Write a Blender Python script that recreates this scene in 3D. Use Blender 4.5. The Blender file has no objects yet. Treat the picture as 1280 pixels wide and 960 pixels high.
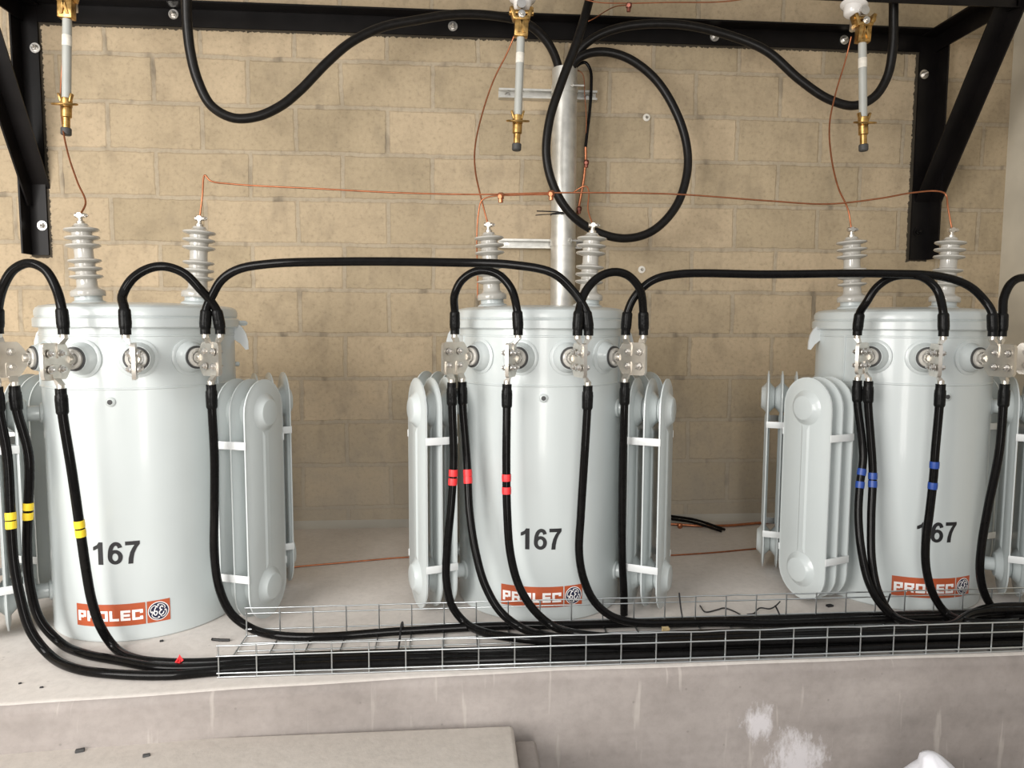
import bpy, bmesh, math, random
from math import sin, cos, pi, radians, sqrt
from mathutils import Vector, Matrix, Quaternion
random.seed(7)
V = Vector
SC = bpy.context.scene
COL = SC.collection

# ------------------------------------------------------------------ camera (metres; wall plane y = 0, plinth top z = 0)
F = 890.0
CAM = V((1.6, -3.289, 0.943))
RX = V((0.9971200831506989, -0.07574996209661931, 0.0036719231887813526))
RY = V((-0.0027819181918408862, -0.08491874721287677, -0.9963839957970093))
RZ = V((0.07578786503235475, 0.9935042776023445, -0.08488492150954319))

def at(px, py, Y=None, Z=None, X=None):
    v = RX * ((px - 640) / F) + RY * ((py - 480) / F) + RZ
    if Y is not None: t = (Y - CAM.y) / v.y
    elif Z is not None: t = (Z - CAM.z) / v.z
    else: t = (X - CAM.x) / v.x
    return CAM + v * t

def pr(p):
    d = V(p) - CAM
    z = d.dot(RZ)
    return 640 + F * d.dot(RX) / z, 480 + F * d.dot(RY) / z

cd = bpy.data.cameras.new('camera')
cam = bpy.data.objects.new('camera', cd)
COL.objects.link(cam)
cd.sensor_width = 36.0
cd.lens = F * 36.0 / 1280.0
cd.clip_start = 0.05
M = Matrix.Identity(4)
for i in range(3):
    M[i][0] = RX[i]; M[i][1] = -RY[i]; M[i][2] = -RZ[i]; M[i][3] = CAM[i]
cam.matrix_world = M
SC.camera = cam

# ------------------------------------------------------------------ materials
def new_mat(name):
    m = bpy.data.materials.new(name)
    m.use_nodes = True
    nt = m.node_tree
    b = nt.nodes['Principled BSDF']
    return m, nt, b

def N(nt, kind, **kw):
    n = nt.nodes.new(kind)
    for k, v in kw.items():
        if k.startswith('i_'):
            n.inputs[k[2:].replace('_', ' ')].default_value = v
        else:
            setattr(n, k, v)
    return n

def ramp(nt, src, stops):
    r = nt.nodes.new('ShaderNodeValToRGB')
    els = r.color_ramp.elements
    while len(els) < len(stops): els.new(0.5)
    for e, (p, c) in zip(els, stops):
        e.position = p
        e.color = (c[0], c[1], c[2], 1) if isinstance(c, (tuple, list)) else (c, c, c, 1)
    nt.links.new(src, r.inputs[0])
    return r.outputs[0]

def mixc(nt, fac, a, b, mode='MIX'):
    m = nt.nodes.new('ShaderNodeMix')
    m.data_type = 'RGBA'; m.blend_type = mode
    for idx, v in ((0, fac), (6, a), (7, b)):
        if hasattr(v, 'links') or hasattr(v, 'is_linked'): nt.links.new(v, m.inputs[idx])
        elif idx == 0: m.inputs[0].default_value = v
        else: m.inputs[idx].default_value = (v[0], v[1], v[2], 1)
    return m.outputs[2]

def mth(nt, op, a, b=None, c=None):
    m = nt.nodes.new('ShaderNodeMath'); m.operation = op
    for i, v in enumerate((a, b, c)):
        if v is None: continue
        if hasattr(v, 'is_linked'): nt.links.new(v, m.inputs[i])
        else: m.inputs[i].default_value = v
    return m.outputs[0]

def simple(name, col, rough=0.5, metal=0.0, noise=0.06, scale=30.0, bump=0.0, coat=0.0, spec=0.5):
    m, nt, b = new_mat(name)
    tc = N(nt, 'ShaderNodeTexCoord')
    no = N(nt, 'ShaderNodeTexNoise', i_Scale=scale, i_Detail=4.0)
    nt.links.new(tc.outputs['Object'], no.inputs['Vector'])
    lo = [max(0, c * (1 - noise)) for c in col]; hi = [min(1, c * (1 + noise)) for c in col]
    c = ramp(nt, no.outputs['Fac'], [(0.3, lo), (0.7, hi)])
    nt.links.new(c, b.inputs['Base Color'])
    b.inputs['Roughness'].default_value = rough
    b.inputs['Metallic'].default_value = metal
    b.inputs['Specular IOR Level'].default_value = spec
    b.inputs['Coat Weight'].default_value = coat
    b.inputs['Coat Roughness'].default_value = 0.08
    if bump:
        bp = N(nt, 'ShaderNodeBump', i_Strength=bump, i_Distance=0.002)
        nt.links.new(no.outputs['Fac'], bp.inputs['Height'])
        nt.links.new(bp.outputs['Normal'], b.inputs['Normal'])
    return m

PAINT = simple('grey_enamel', (0.52, 0.56, 0.56), 0.30, 0, 0.015, 6, coat=0.25)
BARS = simple('grey_enamel_bars', (0.66, 0.68, 0.68), 0.35, 0, 0.02, 6)
PORC = simple('grey_porcelain', (0.44, 0.425, 0.39), 0.16, 0, 0.03, 8, coat=0.5)
WPORC = simple('white_porcelain', (0.74, 0.72, 0.70), 0.2, 0, 0.03, 8, coat=0.5)
TIN = simple('tinned_metal', (0.62, 0.585, 0.53), 0.34, 0.92, 0.08, 40, 0.1)
BOLT = simple('bolt_steel', (0.62, 0.60, 0.57), 0.28, 0.95, 0.1, 60)
GALV = simple('galvanised_steel', (0.64, 0.63, 0.59), 0.45, 0.7, 0.14, 25, 0.1)
MESHW = simple('zinc_wire', (0.62, 0.65, 0.66), 0.28, 0.95, 0.08, 25)
RUBBER = simple('black_cable_jacket', (0.005, 0.0047, 0.0047), 0.2, 0, 0.25, 60, 0.06, coat=0.2, spec=0.04)
HVRUB = simple('black_thick_cable', (0.010, 0.009, 0.0085), 0.32, 0, 0.25, 60, 0.1, spec=0.2)
SLEEVE = simple('black_heat_shrink', (0.007, 0.007, 0.007), 0.25, 0, 0.3, 90, 0.5, spec=0.1)
BLACK = simple('black_painted_steel', (0.006, 0.005, 0.005), 0.36, 0, 0.3, 12, 0.15, spec=0.22)
INK = simple('black_ink', (0.012, 0.012, 0.014), 0.5, 0, 0.05)
WINK = simple('white_ink', (0.85, 0.83, 0.82), 0.45, 0, 0.02)
NAVY = simple('navy_ink', (0.012, 0.014, 0.045), 0.45, 0, 0.05)
PLATE = simple('red_brown_sticker', (0.42, 0.085, 0.03), 0.42, 0, 0.05)
YEL = simple('yellow_tape', (0.85, 0.62, 0.03), 0.4, 0, 0.06)
RED = simple('red_tape', (0.78, 0.035, 0.04), 0.4, 0, 0.06)
BLU = simple('blue_tape', (0.015, 0.055, 0.27), 0.4, 0, 0.06)
BRASS = simple('brass', (0.44, 0.27, 0.095), 0.34, 0.95, 0.5, 45, 0.3)
COPPER = simple('copper', (0.44, 0.17, 0.085), 0.42, 0.9, 0.2, 40, 0.1)
COPDK = simple('dark_copper', (0.20, 0.07, 0.05), 0.45, 0.8, 0.3, 60, 0.2)
TUBE = simple('grey_fibre_tube', (0.40, 0.41, 0.385), 0.4, 0, 0.05, 12)
LABW = simple('white_paper_label', (0.72, 0.69, 0.62), 0.5, 0, 0.12, 60)
WOOD = simple('pale_wood', (0.55, 0.42, 0.22), 0.6, 0, 0.2, 60)
GASK = simple('dark_gasket', (0.05, 0.05, 0.05), 0.6, 0, 0.1)
SACK = simple('white_woven_sack', (0.64, 0.64, 0.68), 0.6, 0, 0.04, 18, 0.5)
PLAST = simple('pale_plaster', (0.60, 0.55, 0.45), 0.85, 0, 0.10, 5, 0.2)
CEILM = simple('ceiling_concrete', (0.42, 0.40, 0.36), 0.9, 0, 0.08, 4)

def block_wall_mat():
    m, nt, b = new_mat('block_masonry')
    L = nt.links.new
    tc = N(nt, 'ShaderNodeTexCoord')
    sep = N(nt, 'ShaderNodeSeparateXYZ'); L(tc.outputs['Object'], sep.inputs[0])
    X, Z = sep.outputs[0], sep.outputs[2]
    wob = N(nt, 'ShaderNodeTexNoise', i_Scale=3.5, i_Detail=3.0); L(tc.outputs['Object'], wob.inputs['Vector'])
    wob2 = N(nt, 'ShaderNodeTexNoise', i_Scale=28.0, i_Detail=3.0); L(tc.outputs['Object'], wob2.inputs['Vector'])
    w = mth(nt, 'ADD', mth(nt, 'MULTIPLY', mth(nt, 'SUBTRACT', wob.outputs['Fac'], 0.5), 0.018),
            mth(nt, 'MULTIPLY', mth(nt, 'SUBTRACT', wob2.outputs['Fac'], 0.5), 0.010))
    cx = mth(nt, 'ADD', mth(nt, 'ADD', X, BX), w)
    cz = mth(nt, 'ADD', mth(nt, 'ADD', Z, BZ), w)
    cmb = N(nt, 'ShaderNodeCombineXYZ'); L(cx, cmb.inputs[0]); L(cz, cmb.inputs[1])
    br = N(nt, 'ShaderNodeTexBrick', offset=0.5, offset_frequency=2, squash=1.0)
    L(cmb.outputs[0], br.inputs['Vector'])
    br.inputs['Scale'].default_value = 1.0
    br.inputs['Mortar Size'].default_value = 0.009
    br.inputs['Mortar Smooth'].default_value = 0.35
    br.inputs['Bias'].default_value = 0.0
    br.inputs['Brick Width'].default_value = 0.4
    br.inputs['Row Height'].default_value = 0.2
    br.inputs['Color1'].default_value = (0.53, 0.42, 0.287, 1)
    br.inputs['Color2'].default_value = (0.41, 0.33, 0.22, 1)
    br.inputs['Mortar'].default_value = (0.43, 0.36, 0.265, 1)
    # thin dark edges of the joints
    br2 = N(nt, 'ShaderNodeTexBrick', offset=0.5, offset_frequency=2, squash=1.0)
    L(cmb.outputs[0], br2.inputs['Vector'])
    for k, v in (('Scale', 1.0), ('Mortar Size', 0.012), ('Mortar Smooth', 0.2), ('Brick Width', 0.4), ('Row Height', 0.2)):
        br2.inputs[k].default_value = v
    edge = mth(nt, 'MAXIMUM', mth(nt, 'SUBTRACT', br2.outputs['Fac'], br.outputs['Fac']), 0.0)
    big = N(nt, 'ShaderNodeTexNoise', i_Scale=1.1, i_Detail=4.0, i_Roughness=0.6); L(tc.outputs['Object'], big.inputs['Vector'])
    fine = N(nt, 'ShaderNodeTexNoise', i_Scale=55.0, i_Detail=6.0, i_Roughness=0.7); L(tc.outputs['Object'], fine.inputs['Vector'])
    mid = N(nt, 'ShaderNodeTexNoise', i_Scale=7.0, i_Detail=5.0, i_Roughness=0.65); L(tc.outputs['Object'], mid.inputs['Vector'])
    col = mixc(nt, 0.8, br.outputs['Color'], ramp(nt, big.outputs['Fac'], [(0.3, 0.86), (0.7, 1.08)]), 'MULTIPLY')
    col = mixc(nt, 0.75, col, ramp(nt, fine.outputs['Fac'], [(0.28, 0.60), (0.45, 0.97), (0.72, 1.12)]), 'MULTIPLY')
    col = mixc(nt, 0.8, col, ramp(nt, mid.outputs['Fac'], [(0.28, 0.76), (0.5, 1.0), (0.75, 1.08)]), 'MULTIPLY')
    col = mixc(nt, mth(nt, 'MULTIPLY', edge, 0.30), col, (0.20, 0.155, 0.10))
    # grey smudges beside some head joints
    smn = N(nt, 'ShaderNodeTexNoise', i_Scale=5.0, i_Detail=3.0)
    mp = N(nt, 'ShaderNodeMapping'); mp.inputs['Scale'].default_value = (2.2, 1.0, 1.0); mp.inputs['Location'].default_value = (3.1, 0, 1.7)
    L(tc.outputs['Object'], mp.inputs[0]); L(mp.outputs[0], smn.inputs['Vector'])
    sm = ramp(nt, smn.outputs['Fac'], [(0.56, 0.0), (0.70, 0.75)])
    smf = mth(nt, 'MULTIPLY', sm, mth(nt, 'ADD', 0.3, br2.outputs['Fac']))
    col = mixc(nt, smf, col, (0.20, 0.165, 0.12))
    # cooler, greyer light on the lower wall painted into its colour, ragged top
    cool_light = N(nt, 'ShaderNodeMapRange'); cool_light.inputs[1].default_value = 0.75; cool_light.inputs[2].default_value = 0.0
    L(mth(nt, 'ADD', Z, mth(nt, 'MULTIPLY', mth(nt, 'SUBTRACT', mid.outputs['Fac'], 0.5), 0.5)), cool_light.inputs[0])
    col = mixc(nt, mth(nt, 'MULTIPLY', cool_light.outputs[0], 0.6), col, (0.42, 0.39, 0.345))
    # black brush fringe left around the painted steel frame
    jx = mth(nt, 'ADD', X, mth(nt, 'MULTIPLY', mth(nt, 'SUBTRACT', fine.outputs['Fac'], 0.5), 0.035))
    jz = mth(nt, 'ADD', Z, mth(nt, 'MULTIPLY', mth(nt, 'SUBTRACT', fine.outputs['Fac'], 0.5), 0.035))
    def inbox(x0, x1, z0, z1):
        a = mth(nt, 'MULTIPLY', mth(nt, 'GREATER_THAN', jx, x0), mth(nt, 'LESS_THAN', jx, x1))
        c = mth(nt, 'MULTIPLY', mth(nt, 'GREATER_THAN', jz, z0), mth(nt, 'LESS_THAN', jz, z1))
        return mth(nt, 'MULTIPLY', a, c)
    fr = mth(nt, 'MAXIMUM', mth(nt, 'MAXIMUM', inbox(-0.255, -0.163, 1.22, 2.3), inbox(3.735, 3.84, 1.245, 2.3)), inbox(-0.25, 3.84, 2.199, 2.3))
    col = mixc(nt, mth(nt, 'MULTIPLY', fr, 0.9), col, (0.02, 0.018, 0.015))
    L(col, b.inputs['Base Color'])
    b.inputs['Roughness'].default_value = 0.92
    b.inputs['Specular IOR Level'].default_value = 0.2
    h = mth(nt, 'ADD', mth(nt, 'MULTIPLY', br2.outputs['Fac'], -0.6), mth(nt, 'MULTIPLY', fine.outputs['Fac'], 0.5))
    bp = N(nt, 'ShaderNodeBump', i_Strength=0.5, i_Distance=0.006)
    L(h, bp.inputs['Height']); L(bp.outputs['Normal'], b.inputs['Normal'])
    return m

BX = 4.0 - 0.291 + 0.2
BZ = 4.0 - 0.0895 - 0.2 + 0.0

def concrete(name, a, c, drips=False, splash=None, rough=0.8):
    m, nt, b = new_mat(name)
    L = nt.links.new
    tc = N(nt, 'ShaderNodeTexCoord')
    big = N(nt, 'ShaderNodeTexNoise', i_Scale=2.2, i_Detail=6.0, i_Roughness=0.62); L(tc.outputs['Object'], big.inputs['Vector'])
    fine = N(nt, 'ShaderNodeTexNoise', i_Scale=40.0, i_Detail=6.0, i_Roughness=0.7); L(tc.outputs['Object'], fine.inputs['Vector'])
    col = ramp(nt, big.outputs['Fac'], [(0.3, a), (0.7, c)])
    col = mixc(nt, 0.6, col, ramp(nt, fine.outputs['Fac'], [(0.3, 0.82), (0.55, 1.0), (0.75, 1.07)]), 'MULTIPLY')
    spk = N(nt, 'ShaderNodeTexVoronoi', i_Scale=16.0); L(tc.outputs['Object'], spk.inputs['Vector'])
    sp = ramp(nt, spk.outputs['Distance'], [(0.03, 1.0), (0.07, 0.0)])
    col = mixc(nt, mth(nt, 'MULTIPLY', sp, 0.35), col, [x * 0.45 for x in a])
    if drips:
        mp = N(nt, 'ShaderNodeMapping'); mp.inputs['Scale'].default_value = (45.0, 1.0, 5.0)
        L(tc.outputs['Object'], mp.inputs[0])
        dn = N(nt, 'ShaderNodeTexNoise', i_Scale=1.0, i_Detail=2.0); L(mp.outputs[0], dn.inputs['Vector'])
        d = ramp(nt, dn.outputs['Fac'], [(0.66, 0.0), (0.74, 0.35)])
        col = mixc(nt, d, col, (0.50, 0.46, 0.42))
        mp2 = N(nt, 'ShaderNodeMapping'); mp2.inputs['Scale'].default_value = (0.5, 1.0, 4.0); mp2.inputs['Location'].default_value = (5, 2, 1)
        L(tc.outputs['Object'], mp2.inputs[0])
        bn = N(nt, 'ShaderNodeTexNoise', i_Scale=2.2, i_Detail=5.0); L(mp2.outputs[0], bn.inputs['Vector'])
        col = mixc(nt, 0.8, col, ramp(nt, bn.outputs['Fac'], [(0.3, 0.80), (0.7, 1.12)]), 'MULTIPLY')
    if splash:
        sep = N(nt, 'ShaderNodeSeparateXYZ'); L(tc.outputs['Object'], sep.inputs[0])
        for (sx, sz, rx, rz) in splash:
            dx = mth(nt, 'DIVIDE', mth(nt, 'SUBTRACT', sep.outputs[0], sx), rx)
            dz = mth(nt, 'DIVIDE', mth(nt, 'SUBTRACT', sep.outputs[2], sz), rz)
            r = mth(nt, 'SQRT', mth(nt, 'ADD', mth(nt, 'MULTIPLY', dx, dx), mth(nt, 'MULTIPLY', dz, dz)))
            sn = N(nt, 'ShaderNodeTexNoise', i_Scale=22.0, i_Detail=6.0, i_Roughness=0.75)
            mp = N(nt, 'ShaderNodeMapping'); mp.inputs['Scale'].default_value = (2.2, 1, 0.9); mp.inputs['Rotation'].default_value = (0, 0.5, 0)
            L(tc.outputs['Object'], mp.inputs[0]); L(mp.outputs[0], sn.inputs['Vector'])
            q = mth(nt, 'ADD', r, mth(nt, 'MULTIPLY', mth(nt, 'SUBTRACT', sn.outputs['Fac'], 0.5), 2.4))
            k = ramp(nt, q, [(0.35, 0.75), (0.95, 0.0)])
            col = mixc(nt, k, col, (0.60, 0.58, 0.60))
    L(col, b.inputs['Base Color'])
    b.inputs['Roughness'].default_value = rough
    b.inputs['Specular IOR Level'].default_value = 0.3
    bp = N(nt, 'ShaderNodeBump', i_Strength=0.25, i_Distance=0.004)
    L(fine.outputs['Fac'], bp.inputs['Height']); L(bp.outputs['Normal'], b.inputs['Normal'])
    return m

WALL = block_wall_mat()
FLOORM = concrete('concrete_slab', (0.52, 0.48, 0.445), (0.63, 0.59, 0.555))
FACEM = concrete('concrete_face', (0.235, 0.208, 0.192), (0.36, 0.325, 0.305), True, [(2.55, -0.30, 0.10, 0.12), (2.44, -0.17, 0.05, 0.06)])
STEPM = concrete('concrete_ledge', (0.53, 0.485, 0.44), (0.62, 0.575, 0.53))

# ------------------------------------------------------------------ mesh helpers
def bm_new(): return bmesh.new()

def obj(name, bm, mat, parent=None, angle=35, smooth=True):
    me = bpy.data.meshes.new(name)
    bmesh.ops.recalc_face_normals(bm, faces=bm.faces[:])
    bm.to_mesh(me); bm.free()
    for m in (mat if isinstance(mat, (list, tuple)) else [mat]): me.materials.append(m)
    if smooth:
        for p in me.polygons: p.use_smooth = True
        me.set_sharp_from_angle(angle=radians(angle))
    o = bpy.data.objects.new(name, me)
    COL.objects.link(o)
    if parent: o.parent = parent
    return o

def thing(name, label, cat, loc=(0, 0, 0), rz=0, group=None):
    o = bpy.data.objects.new(name, None)
    o.empty_display_size = 0.1
    COL.objects.link(o)
    o.location = loc; o.rotation_euler = (0, 0, rz)
    return tag(o, label, cat, group)

def tag(o, label, cat, group=None):
    o['label'] = label; o['category'] = cat
    if group: o['group'] = group
    return o

def struct(o):
    o['kind'] = 'structure'; return o

def basis(axis):
    a = V(axis).normalized()
    h = V((0, 0, 1)) if abs(a.z) < 0.9 else V((1, 0, 0))
    u = h.cross(a).normalized(); w = a.cross(u)
    return u, w, a

def box(bm, c, s, M3=None, bev=0.0):
    r = bmesh.ops.create_cube(bm, size=1.0)
    vs = r['verts']
    for v in vs: v.co = V((v.co.x * s[0], v.co.y * s[1], v.co.z * s[2]))
    if bev:
        es = list({e for v in vs for e in v.link_edges})
        rr = bmesh.ops.bevel(bm, geom=es, offset=bev, segments=2, profile=0.5, affect='EDGES')
        vs = list({v for f in rr['faces'] for v in f.verts} | {v for v in vs if v.is_valid})
    for v in vs:
        p = v.co.copy()
        if M3 is not None: p = M3 @ p
        v.co = p + V(c)

def lathe(bm, prof, o=(0, 0, 0), axis=(0, 0, 1), seg=32, cap=True):
    u, w, a = basis(axis); o = V(o)
    rings = []
    for r, h in prof:
        rings.append([bm.verts.new(o + a * h + (u * cos(2 * pi * i / seg) + w * sin(2 * pi * i / seg)) * max(r, 1e-5)) for i in range(seg)])
    for A, B in zip(rings, rings[1:]):
        for i in range(seg):
            j = (i + 1) % seg
            bm.faces.new((A[i], A[j], B[j], B[i]))
    if cap:
        bm.faces.new(rings[0][::-1]); bm.faces.new(rings[-1])

def cyl(bm, p0, p1, r, seg=16, r2=None):
    p0, p1 = V(p0), V(p1)
    lathe(bm, [(r, 0), (r if r2 is None else r2, (p1 - p0).length)], p0, p1 - p0, seg)

def hexbolt(bm, p, axis, r=0.009, h=0.007, washer=True):
    a = V(axis).normalized(); p = V(p)
    if washer: lathe(bm, [(r * 1.35, 0), (r * 1.35, 0.0022)], p, a, 16)
    lathe(bm, [(r, 0.002), (r, 0.002 + h * 0.8), (r * 0.85, 0.002 + h)], p, a, 6)
    lathe(bm, [(r * 0.5, 0.002 + h), (r * 0.5, 0.006 + h)], p, a, 10)

def smooth_path(P, n=8):
    P = [V(p) for p in P]
    if len(P) < 3:
        return [P[0].lerp(P[-1], i / n) for i in range(n + 1)]
    out = []
    Q = [P[0] * 2 - P[1]] + P + [P[-1] * 2 - P[-2]]
    for i in range(1, len(Q) - 2):
        p0, p1, p2, p3 = Q[i - 1:i + 3]
        t0 = 0.0; t1 = t0 + max(1e-6, (p1 - p0).length) ** 0.5
        t2 = t1 + max(1e-6, (p2 - p1).length) ** 0.5; t3 = t2 + max(1e-6, (p3 - p2).length) ** 0.5
        for k in range(n):
            t = t1 + (t2 - t1) * k / n
            A1 = p0 * ((t1 - t) / (t1 - t0)) + p1 * ((t - t0) / (t1 - t0))
            A2 = p1 * ((t2 - t) / (t2 - t1)) + p2 * ((t - t1) / (t2 - t1))
            A3 = p2 * ((t3 - t) / (t3 - t2)) + p3 * ((t - t2) / (t3 - t2))
            B1 = A1 * ((t2 - t) / (t2 - t0)) + A2 * ((t - t0) / (t2 - t0))
            B2 = A2 * ((t3 - t) / (t3 - t1)) + A3 * ((t - t1) / (t3 - t1))
            out.append(B1 * ((t2 - t) / (t2 - t1)) + B2 * ((t - t1) / (t2 - t1)))
    out.append(P[-1])
    return out

def tube(bm, pts, r, seg=10):
    pts = [V(p) for p in pts]
    n = len(pts)
    rad = r if callable(r) else (lambda i: r)
    T = []
    for i in range(n):
        d = pts[min(i + 1, n - 1)] - pts[max(i - 1, 0)]
        T.append(d.normalized() if d.length > 1e-9 else (T[-1] if T else V((0, 0, 1))))
    u, w, _ = basis(T[0])
    rings = []
    for i in range(n):
        if i:
            u = (u - T[i] * u.dot(T[i])).normalized(); w = T[i].cross(u)
        rr = rad(i)
        rings.append([bm.verts.new(pts[i] + (u * cos(2 * pi * k / seg) + w * sin(2 * pi * k / seg)) * rr) for k in range(seg)])
    for A, B in zip(rings, rings[1:]):
        for k in range(seg):
            j = (k + 1) % seg
            bm.faces.new((A[k], A[j], B[j], B[k]))
    bm.faces.new(rings[0][::-1]); bm.faces.new(rings[-1])

def prism(bm, poly, o, ex, ey, n, t):
    """closed 2D outline in plane (ex, ey) at o, thickness t centred along n"""
    o, ex, ey, n = V(o), V(ex), V(ey), V(n)
    A = [bm.verts.new(o + ex * x + ey * y - n * (t / 2)) for x, y in poly]
    B = [bm.verts.new(o + ex * x + ey * y + n * (t / 2)) for x, y in poly]
    bm.faces.new(A[::-1]); bm.faces.new(B)
    k = len(poly)
    for i in range(k):
        j = (i + 1) % k
        bm.faces.new((A[i], A[j], B[j], B[i]))

def bevel_all(bm, off, seg=2):
    es = [e for e in bm.edges if len(e.link_faces) == 2 and e.calc_face_angle(0) > radians(40)]
    bmesh.ops.bevel(bm, geom=es, offset=off, segments=seg, profile=0.5, affect='EDGES', clamp_overlap=True)

def angle_bar(bm, p0, p1, da, db, w=0.075, t=0.007):
    """L section along p0-p1, legs towards da and db from the heel line"""
    p0, p1, da, db = V(p0), V(p1), V(da).normalized(), V(db).normalized()
    poly = [(0, 0), (w, 0), (w, t), (t, t), (t, w), (0, w)]
    A = [bm.verts.new(p0 + da * x + db * y) for x, y in poly]
    B = [bm.verts.new(p1 + da * x + db * y) for x, y in poly]
    bm.faces.new(A[::-1]); bm.faces.new(B)
    for i in range(6):
        j = (i + 1) % 6
        bm.faces.new((A[i], A[j], B[j], B[i]))

# ------------------------------------------------------------------ the setting
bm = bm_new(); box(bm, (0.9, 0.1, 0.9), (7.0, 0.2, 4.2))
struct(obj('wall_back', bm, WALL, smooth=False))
bm = bm_new(); box(bm, (4.215 + 0.1, -1.3, 0.9), (0.2, 2.6, 4.2))
struct(obj('wall_right', bm, PLAST, smooth=False))
bm = bm_new(); box(bm, (-2.1, -1.3, 0.9), (0.2, 2.6, 4.2))
struct(obj('wall_left', bm, PLAST, smooth=False))
bm = bm_new(); box(bm, (1.05, -0.85, 2.85), (6.7, 1.9, 0.15))
struct(obj('ceiling', bm, CEILM, smooth=False))
# plinth: rounded front edge, top and face materials
bm = bm_new()
prof = [(0.0, 0.0), (-1.416, 0.0)]
for k in range(1, 6):
    a = k / 6 * pi / 2
    prof.append((-1.416 - 0.026 * sin(a), -0.026 + 0.026 * cos(a)))
prof += [(-1.442, -0.026), (-1.442, -0.6), (0.0, -0.6)]
xs = [-2.0 + 6.21 * i / 90 for i in range(91)]
def edge_dy(x):
    d = -0.085 if x < 0.48 else (-0.085 + (x - 0.48) / 0.56 * 0.045 if x < 1.04 else (-0.04 + (x - 1.04) / 0.83 * 0.04 if x < 1.87 else 0.0))
    return d + 0.002 * sin(x * 5.1) + 0.0015 * sin(x * 13.7)
rows = [[bm.verts.new((x, y + (edge_dy(x) if y < -1 else 0.0), z)) for y, z in prof] for x in xs]
for A, B in zip(rows, rows[1:]):
    for i in range(len(prof)):
        j = (i + 1) % len(prof)
        f = bm.faces.new((A[i], A[j], B[j], B[i]))
        f.material_index = 0 if i <= 2 else 1
bm.faces.new(rows[0]); bm.faces.new(rows[-1][::-1])
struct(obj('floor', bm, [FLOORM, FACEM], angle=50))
bm = bm_new(); box(bm, (1.05, -3.6, -0.7), (6.5, 7.0, 0.2))
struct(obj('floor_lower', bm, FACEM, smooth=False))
# cement fillet along the foot of the wall
bm = bm_new()
prism(bm, [(0, 0), (-0.035, 0), (-0.012, 0.012), (0, 0.03)], (1.1, 0, 0), (0, 1, 0), (0, 0, 1), (1, 0, 0), 6.2)
struct(obj('trim_1', bm, CEILM))
# lower concrete ledge in front of the plinth
bm = bm_new(); box(bm, (-0.125, -2.0, -0.361), (3.74, 1.04, 0.478), bev=0.012)
struct(obj('trim_2', bm, STEPM, angle=50))
bm = bm_new(); box(bm, (1.775, -2.0, -0.38), (0.06, 1.02, 0.44), bev=0.01)
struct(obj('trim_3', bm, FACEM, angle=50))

# ------------------------------------------------------------------ transformer
R0 = 0.279
def wrap_add(bm, polys, zc, r, xoff=0.0, step=0.01, ang0=0.0):
    """flat polygons (lists of (x, y)) cut into narrow strips and laid on the tank's curve"""
    t = bmesh.new()
    for poly in polys:
        vs = [t.verts.new((x + xoff, y, 0)) for x, y in poly]
        try: t.faces.new(vs)
        except ValueError: pass
    t.normal_update()
    bmesh.ops.triangulate(t, faces=t.faces[:], ngon_method='EAR_CLIP')
    x0 = min(v.co.x for v in t.verts); x1 = max(v.co.x for v in t.verts)
    x = x0 + step
    while x < x1:
        bmesh.ops.bisect_plane(t, geom=t.verts[:] + t.edges[:] + t.faces[:], plane_co=(x, 0, 0), plane_no=(1, 0, 0))
        x += step
    mp = {}
    for v in t.verts:
        a = v.co.x / r + ang0
        mp[v] = bm.verts.new((r * sin(a), -r * cos(a), zc + v.co.y))
    for f in t.faces: bm.faces.new([mp[v] for v in f.verts])
    t.free()

def thicken(o, t):
    m = o.modifiers.new('thickness', 'SOLIDIFY'); m.thickness = t; m.offset = 1.0
    return o

def ribbon(pts, w, closed=False):
    out = []
    n = len(pts)
    L, Rr = [], []
    for i in range(n):
        a = pts[(i - 1) % n if closed else max(i - 1, 0)]; b = pts[(i + 1) % n if closed else min(i + 1, n - 1)]
        dx, dy = b[0] - a[0], b[1] - a[1]; d = math.hypot(dx, dy) or 1
        ww = w(i / (n - 1)) if callable(w) else w
        L.append((pts[i][0] - dy / d * ww / 2, pts[i][1] + dx / d * ww / 2))
        Rr.append((pts[i][0] + dy / d * ww / 2, pts[i][1] - dx / d * ww / 2))
    for i in range(n if closed else n - 1):
        j = (i + 1) % n
        out.append([Rr[i], Rr[j], L[j], L[i]])
    return out

def rect(x0, y0, x1, y1): return [(x0, y0), (x1, y0), (x1, y1), (x0, y1)]
def disc(cx, cy, r, n=36): return [(cx + r * cos(2 * pi * i / n), cy + r * sin(2 * pi * i / n)) for i in range(n)]
def curve2(ctrl, n=10):
    return [(p.x, p.y) for p in smooth_path([V((x, y, 0)) for x, y in ctrl], n)]

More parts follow.
